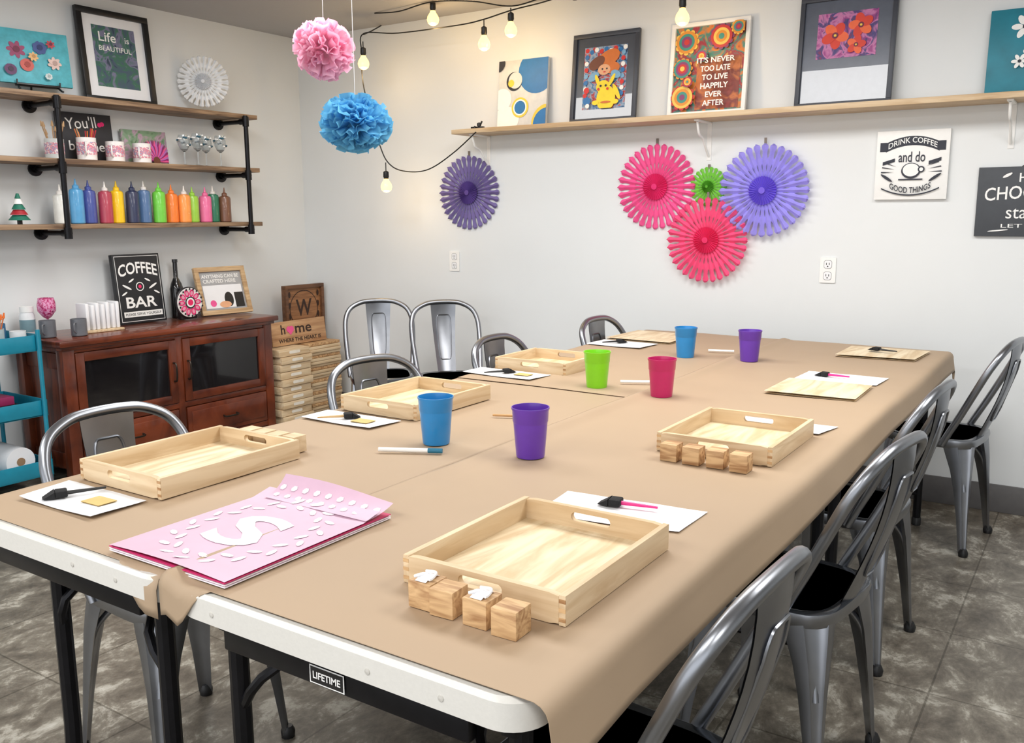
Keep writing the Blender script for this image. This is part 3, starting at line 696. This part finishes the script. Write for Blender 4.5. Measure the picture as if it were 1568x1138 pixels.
# top shelf
ZTP=1.9115
b=B(); W,Hh=.34,.26; b.box(-W/2,W/2,.04,.04+Hh,0,.018,mat('canvas_aqua',(84,176,190),.5,var=.15),.001); b.w=.0185
for (u,v,r,c) in ((-.08,.2,.045,(150,60,100)),(.03,.22,.04,(60,80,140)),(-.04,.13,.04,(200,90,80)),(.09,.15,.035,(220,190,180)),(-.12,.10,.035,(90,40,90)),(.08,.24,.022,(190,60,70)),(-.01,.17,.025,(230,180,120)),(.05,.08,.02,(200,210,210))):
    for k in range(7): b.disc(u+r*.55*math.cos(k*.9+u*40),v+r*.5*math.sin(k*.9+u*40),r*.45,mat('dab_%d_%d'%(c[0],c[1]),c,.5),r*.25,12,k*.9)
    b.disc(u+.002,v+.002,r*.35,mat('dab2_%d'%c[1],tuple(max(0,x-40) for x in c),.5))
b.box(-.10,.10,.030,.040,0,.035,BLACK,.002); b.tube([(0,.005,-.08),(0,.2,-.01)],.005,BLACK,8)
for s_ in (-1,1):
    b.tube([(s_*.09,.035,.02),(s_*.10,.012,.045),(s_*.10,.006,.06)],.005,BLACK,8,3); b.tube([(s_*.10,.03,.033),(s_*.10,.055,.036)],.004,BLACK,6)
b.done('flower_canvas_on_easel',WL(.10,-1.84,ZTP+.004,.12,-.15))
b=B(); W,Hh=.42,.48; framebars(b,W,Hh,.03,.025,BLACK); b.box(-W/2+.028,W/2-.028,.028,Hh-.028,.002,.009,PAPER); b.w=.0095; b.clip=None
b.rect(-.125,.125,.085,.40,patch('watercolour_navy',[(40,60,80),(70,90,110),(60,110,90),(120,120,150),(50,66,86)],14)); b.text('Life',-.04,.345,.10,WHITE,.05); b.text('is',.075,.34,.025,WHITE,.03); b.text('BEAUTIFUL',0,.285,.19,WHITE,.026)
b.done('framed_life_is_beautiful_print',WL(.062,-1.36,ZTP,.09))

# ------------------------------------------------------------ sideboard
b=B()
Y0,Y1,XF=-2.03,-.73,.44; H0=.70
b.box(.01,XF+.035,Y0-.03,Y1+.03,H0,.73,CHERRY,.006); b.box(.012,XF+.015,Y0-.012,Y1+.012,H0-.018,H0,CHERRY,.003)
b.box(.015,XF-.02,Y0+.03,Y1-.03,.07,H0-.018,CHERRY)
for y in (Y0,Y1-.06):
    b.box(XF-.06,XF,y,y+.06,0,H0-.018,CHERRY,.003); b.box(.015,.075,y,y+.06,0,H0-.018,CHERRY,.003)
for (z0,z1) in ((.665,.682),(.285,.315),(.07,.10)): b.box(XF-.025,XF-.004,Y0+.06,Y1-.06,z0,z1,CHERRY,.002)
ym=(Y0+Y1)/2; b.box(XF-.025,XF-.003,ym-.02,ym+.02,.07,.68,CHERRY,.002)
HB=mat('bronze_pull',(60,52,46),.35,.8)
for (a,c) in ((Y0+.062,ym-.022),(ym+.022,Y1-.062)):
    f=.045
    b.box(XF-.018,XF+.004,a,a+f,.318,.662,CHERRY,.003); b.box(XF-.018,XF+.004,c-f,c,.318,.662,CHERRY,.003)
    b.box(XF-.018,XF+.004,a+f,c-f,.318,.318+f,CHERRY,.003); b.box(XF-.018,XF+.004,a+f,c-f,.662-f,.662,CHERRY,.003)
    b.box(XF-.016,XF-.008,a+f,c-f,.318+f,.662-f,DARKG)
    b.box(XF-.018,XF+.002,a+.004,c-.004,.104,.281,CHERRY,.004)
    b.box(XF-.0,XF+.008,a+.03,c-.03,.13,.255,CHERRY,.004)
    yc=(a+c)/2; b.tube([(XF+.006,yc-.045,.195),(XF+.03,yc-.04,.19),(XF+.03,yc+.04,.19),(XF+.006,yc+.045,.195)],.005,HB,8,4)
for yy in (ym-.045,ym+.045): b.tube([(XF+.004,yy,.44),(XF+.028,yy,.45),(XF+.028,yy,.53),(XF+.004,yy,.54)],.005,HB,8,4)
b.box(.08,XF-.065,Y0+.018,Y0+.03,.58,.66,CHERRY,.003); b.box(.08,XF-.065,Y0+.018,Y0+.03,.08,.16,CHERRY,.003)
b.done('wooden_sideboard')
ZB=.7315
b=B(); W,Hh=.29,.38; CH=mat('chalk_black',(30,32,36),.5); b.box(-W/2,W/2,0,Hh,0,.03,CH,.002); b.w=.0305
b.rect(-.135,.135,.01,.37,WHITE); b.rect(-.132,.132,.013,.367,CH)
b.text('COFFEE',0,.285,.24,WHITE,.065,.02,0,.02); b.text('BAR',0,.115,.19,WHITE,.06,.02); b.disc(0,.2,.025,WHITE); b.disc(0,.2,.02,CH); b.disc(0,.2,.010,RED2)
for s_ in (-1,1): b.disc(s_*.08,.2,.03,WHITE,.006,12,s_*.5); b.disc(s_*.05,.235,.02,WHITE,.005,12,-s_*.5); b.disc(s_*.1,.165,.02,WHITE,.005,12,-s_*.5)
b.rect(-.12,.12,.035,.065,WHITE); b.text('PLEASE SERVE YOURSELF',0,.05,.22,CH,.014)
b.done('coffee_bar_sign',WL(.10,-1.365,ZB,.10))
b=B(); TB=mat('trivet_black',(30,26,30),.5)
b.box(-.055,.055,0,.16,0,.035,TB,.006); b.M=Matrix.Translation((0,.095,.03)); b.lathe([(.086,0),(.09,.004),(.09,.012),(.086,.016),(0,.016)],(0,0,0),TB,32); b.w=.0165
b.disc(0,0,.084,WHITE)
for k in range(10):
    a=k*pi/5; b.disc(.055*math.cos(a),.055*math.sin(a),.022,PNK2,.015,14,a); b.disc(.055*math.cos(a),.055*math.sin(a),.013,PP,.009,12,a)
b.disc(0,0,.034,TB); b.disc(0,0,.027,WHITE); b.disc(0,0,.018,RED2)
for k in range(20): b.disc(.077*math.cos(k*pi/10),.077*math.sin(k*pi/10),.006,TB)
b.M=Matrix(); b.done('decorative_tile_holder',WL(.16,-1.115,ZB,.04))
b=B(); b.lathe([(.036,0),(.038,.01),(.038,.17),(.030,.2),(.013,.235),(.013,.32),(.016,.322),(.016,.34),(0,.342)],(0,0,0),mat('black_bottle_glass',(18,18,20),.15,coat=.5),20); b.done('syrup_bottle',T(.07,-1.10,ZB))
b=B(); W,Hh=.34,.29; framebars(b,W,Hh,.028,.022,wood('oak_frame',(170,136,96),(206,176,136),(3,30,30),.5)); b.box(-W/2+.026,W/2-.026,.026,Hh-.026,.002,.008,mat('photo_grey',(160,162,166),.3)); b.w=.0085
b.text('ANYTHING CAN BE',0,.235,.25,WHITE,.022,.02); b.text('CRAFTED HERE',-.01,.205,.22,WHITE,.022,.02); b.rect(-.13,.13,.04,.18,PAPER); b.disc(.03,.09,.03,BLACK,.045); b.rect(.07,.13,.04,.13,BLACK); b.disc(.0,.06,.04,mat('art_skin',(226,170,130),.5),.02); b.disc(-.08,.07,.02,PNK)
b.done('wood_photo_frame',WL(.17,-.83,ZB,.28,-.12))
b=B()
for k in range(7): 
    b.M=T(0,.028*k,0,.1*(k%2)); b.box(-.045,.045,-.010,.010,0.012,.15-.01*(k%2),PAPER,.006)
b.M=Matrix(); b.box(-.06,.06,-.02,.19,-.0,.012,PINEX,.002); b.done('napkin_holder',T(.24,-1.79,ZB))
GM=mat('grey_ceramic',(104,106,112),.35,coat=.2)
mug('grey_mug',.33,-1.87,ZB,.038,.085,GM,-.9); mug('grey_mug',.26,-1.99,ZB,.038,.085,GM,-.9)
b=B(); mg=patch('glass_magenta',[(150,30,90),(190,50,110),(230,160,200),(130,20,80)],70,.2)
b.lathe([(.032,0),(.03,.004),(.005,.01),(.005,.08),(.02,.09),(.042,.12),(.044,.15),(.037,.185),(.035,.185),(.04,.15),(.038,.12),(0,.095)],(0,0,0),mg,22); b.done('pink_wine_glass',T(.16,-1.93,ZB))
b=B(); b.lathe([(.034,0),(.036,.004),(.036,.10),(.03,.115),(.03,.12)],(0,0,0),mat('jar_white',(226,228,230),.3),20); b.lathe([(.0365,.02),(.0365,.08)],(0,0,0),mat('jar_label',(120,150,160),.4),20); b.lathe([(.032,.118),(.032,.145),(0,.146)],(0,0,0),WHITE,20); b.done('creamer_jar',T(.10,-2.0,ZB))

# ------------------------------------------------------------ wood stacks next to the sideboard
b=B()
SH=mat('slot_light_card',(236,230,218),.6)
for k in range(11):
    z=k*.0465; j=.006*math.sin(k*2.3)
    b.M=T(j,j,z); 
    b.box(-.15,.15,-.125,.125,0,.043,PINE,.002)
    b.M=T(j+.1506,j,z)@basis((0,1,0),(0,0,1),(1,0,0),(0,0,0)); b.w=0; b.poly(rrect(-.045,.045,.014,.032,.009,4),SH); b.M=Matrix()
b.done('stack_of_wooden_trays',T(.29,-.545,0))
b=B(); z=0
for k in range(26):
    j=.008*math.sin(k*1.7); b.box(-.14+j,.14+j,-.14+j*.6,.14-j*.4,z,z+.017,BLOCK if k%4==1 else PINE,.001); z+=.0196
b.done('stack_of_wood_panels',T(.25,-.245,0))
b=B(); W,Hh=.34,.36; BW=wood('walnut_stain',(120,78,46),(160,112,72),(3,30,30),.5); framebars(b,W,Hh,.022,.04,wood('dark_walnut',(84,54,34),(110,74,48),(3,30,30),.5)); b.box(-W/2+.02,W/2-.02,.02,Hh-.02,.002,.02,BW); b.w=.0205
DK=mat('burnt_ink',(52,30,18),.6)
for r in (.125,.119): b.disc(0,.20,r,DK if r>.12 else BW)
b.text('W',0,.21,.14,DK,.11,.02)
for k in range(8): b.disc((-1 if k%2 else 1)*.125,.07+.07*(k//2)+.02,.010,DK,.02)
b.done('monogram_wood_box',WL(.16,-.215,.5105,.0))
b=B(); W,Hh=.46,.15; b.box(-W/2,W/2,0,Hh,0,.018,wood('sign_tan',(166,122,84),(198,158,116),(3,30,30),.5),.001); b.w=.0185
b.text('h',-.135,.10,.035,DK,.06,.015); b.text('me',.035,.09,.14,DK,.045,.015); b.disc(-.088,.098,.019,PNK); b.disc(-.064,.098,.019,PNK); b.poly([(-.106,.092),(-.046,.092),(-.076,.060)],PNK); b.text('WHERE THE HEART IS',0,.03,.36,DK,.024,.015)
b.done('home_wood_sign',WL(.30,-.385,.5105,.12))

# ------------------------------------------------------------ teal utility cart
TE=mat('cart_teal',(20,130,156),.4,coat=.2)
b=B()
y0,y1,x0,x1=-2.62,-2.13,.06,.45
for z in (.70,.39,.10):
    b.box(x0,x1,y0,y1,z,z+.006,TE)
    for (a,c,d,e) in ((x0,x1,y0,y0+.004),(x0,x1,y1-.004,y1),(x0,x0+.004,y0,y1),(x1-.004,x1,y0,y1)): b.box(a,c,d,e,z,z+.075,TE,.001)
for x in (x0-.008,x1+.008):
    for y in (y0+.03,y1-.02):
        b.tube([(x,y,.06),(x,y,.80)],.010,TE,10)
for y in (y0+.03,y1-.02):
    for x in (x0,x1): b.tube([(x-.009,y,.03),(x+.009,y,.03)],.03,BLACK,14)
b.done('teal_utility_cart')
mug('brush_jar',.32,-2.28,.707,.045,.10,mat('jar_grey_glass',(170,186,190),.2),0,(8,.17,[BR2,BR3,BR1],mat('bristle_orange',(226,110,40),.8)))
mug('paint_can',.36,-2.19,.707,.035,.085,mat('tin_white',(220,222,224),.3))
mug('paint_can',.20,-2.20,.707,.035,.11,mat('tin_blue',(60,110,150),.3))
b=B(); b.box(-.12,.12,-.12,.12,0,.05,BLACK,.004); b.box(-.08,.10,-.05,.10,.05,.09,mat('magenta_box',(150,40,90),.5),.004); b.done('craft_supply_box',T(.25,-2.33,.397))
b=B(); b.tube([(-.12,0,.07),(.12,0,.07)],.068,PAPER,28); b.tube([(.1201,0,.07),(.1215,0,.07)],.02,mat('core_brown',(150,120,90),.7),16); b.done('paper_towel_roll',T(.27,-2.25,.108))

# ------------------------------------------------------------ lights
def area(n,x,y,z,sx,sy,e,rot=(0,0,0),col=(1,1,1)):
    l=bpy.data.lights.new(n,'AREA'); l.shape='RECTANGLE'; l.size=sx; l.size_y=sy; l.energy=e; l.color=col
    o=bpy.data.objects.new(n,l); o.location=(x,y,z); o.rotation_euler=rot; scn.collection.objects.link(o)
for i,(x,y) in enumerate(((1.55,-1.9),(3.2,-1.78),(4.95,-1.9),(1.4,-4.8),(3.2,-4.9),(5.2,-4.9))):
    area('ceiling_panel_light',x,y,ZC-.02,1.1,.8,36,col=(1,.985,.96))
w=bpy.data.worlds.new('daylight'); scn.world=w; w.use_nodes=True
w.node_tree.nodes['Background'].inputs[0].default_value=(.95,.97,1,1); w.node_tree.nodes['Background'].inputs[1].default_value=2.0

# ------------------------------------------------------------ camera
f,pitch,yaw,roll=1378.3,.173,.584,-.005
F0=Vector((-math.sin(yaw),math.cos(yaw),0));R0=Vector((math.cos(yaw),math.sin(yaw),0));U0=Vector((0,0,1))
F=F0*math.cos(pitch)-U0*math.sin(pitch);U=U0*math.cos(pitch)+F0*math.sin(pitch)
R=R0*math.cos(roll)+U*math.sin(roll);U2=-R0*math.sin(roll)+U*math.cos(roll)
cam=bpy.data.cameras.new('camera'); cam.sensor_width=36; cam.lens=36*f/1568; cam.clip_start=.05
co=bpy.data.objects.new('camera',cam); scn.collection.objects.link(co)
co.matrix_world=basis(R,U2,-F,(4.591,-4.402,1.318)); scn.camera=co
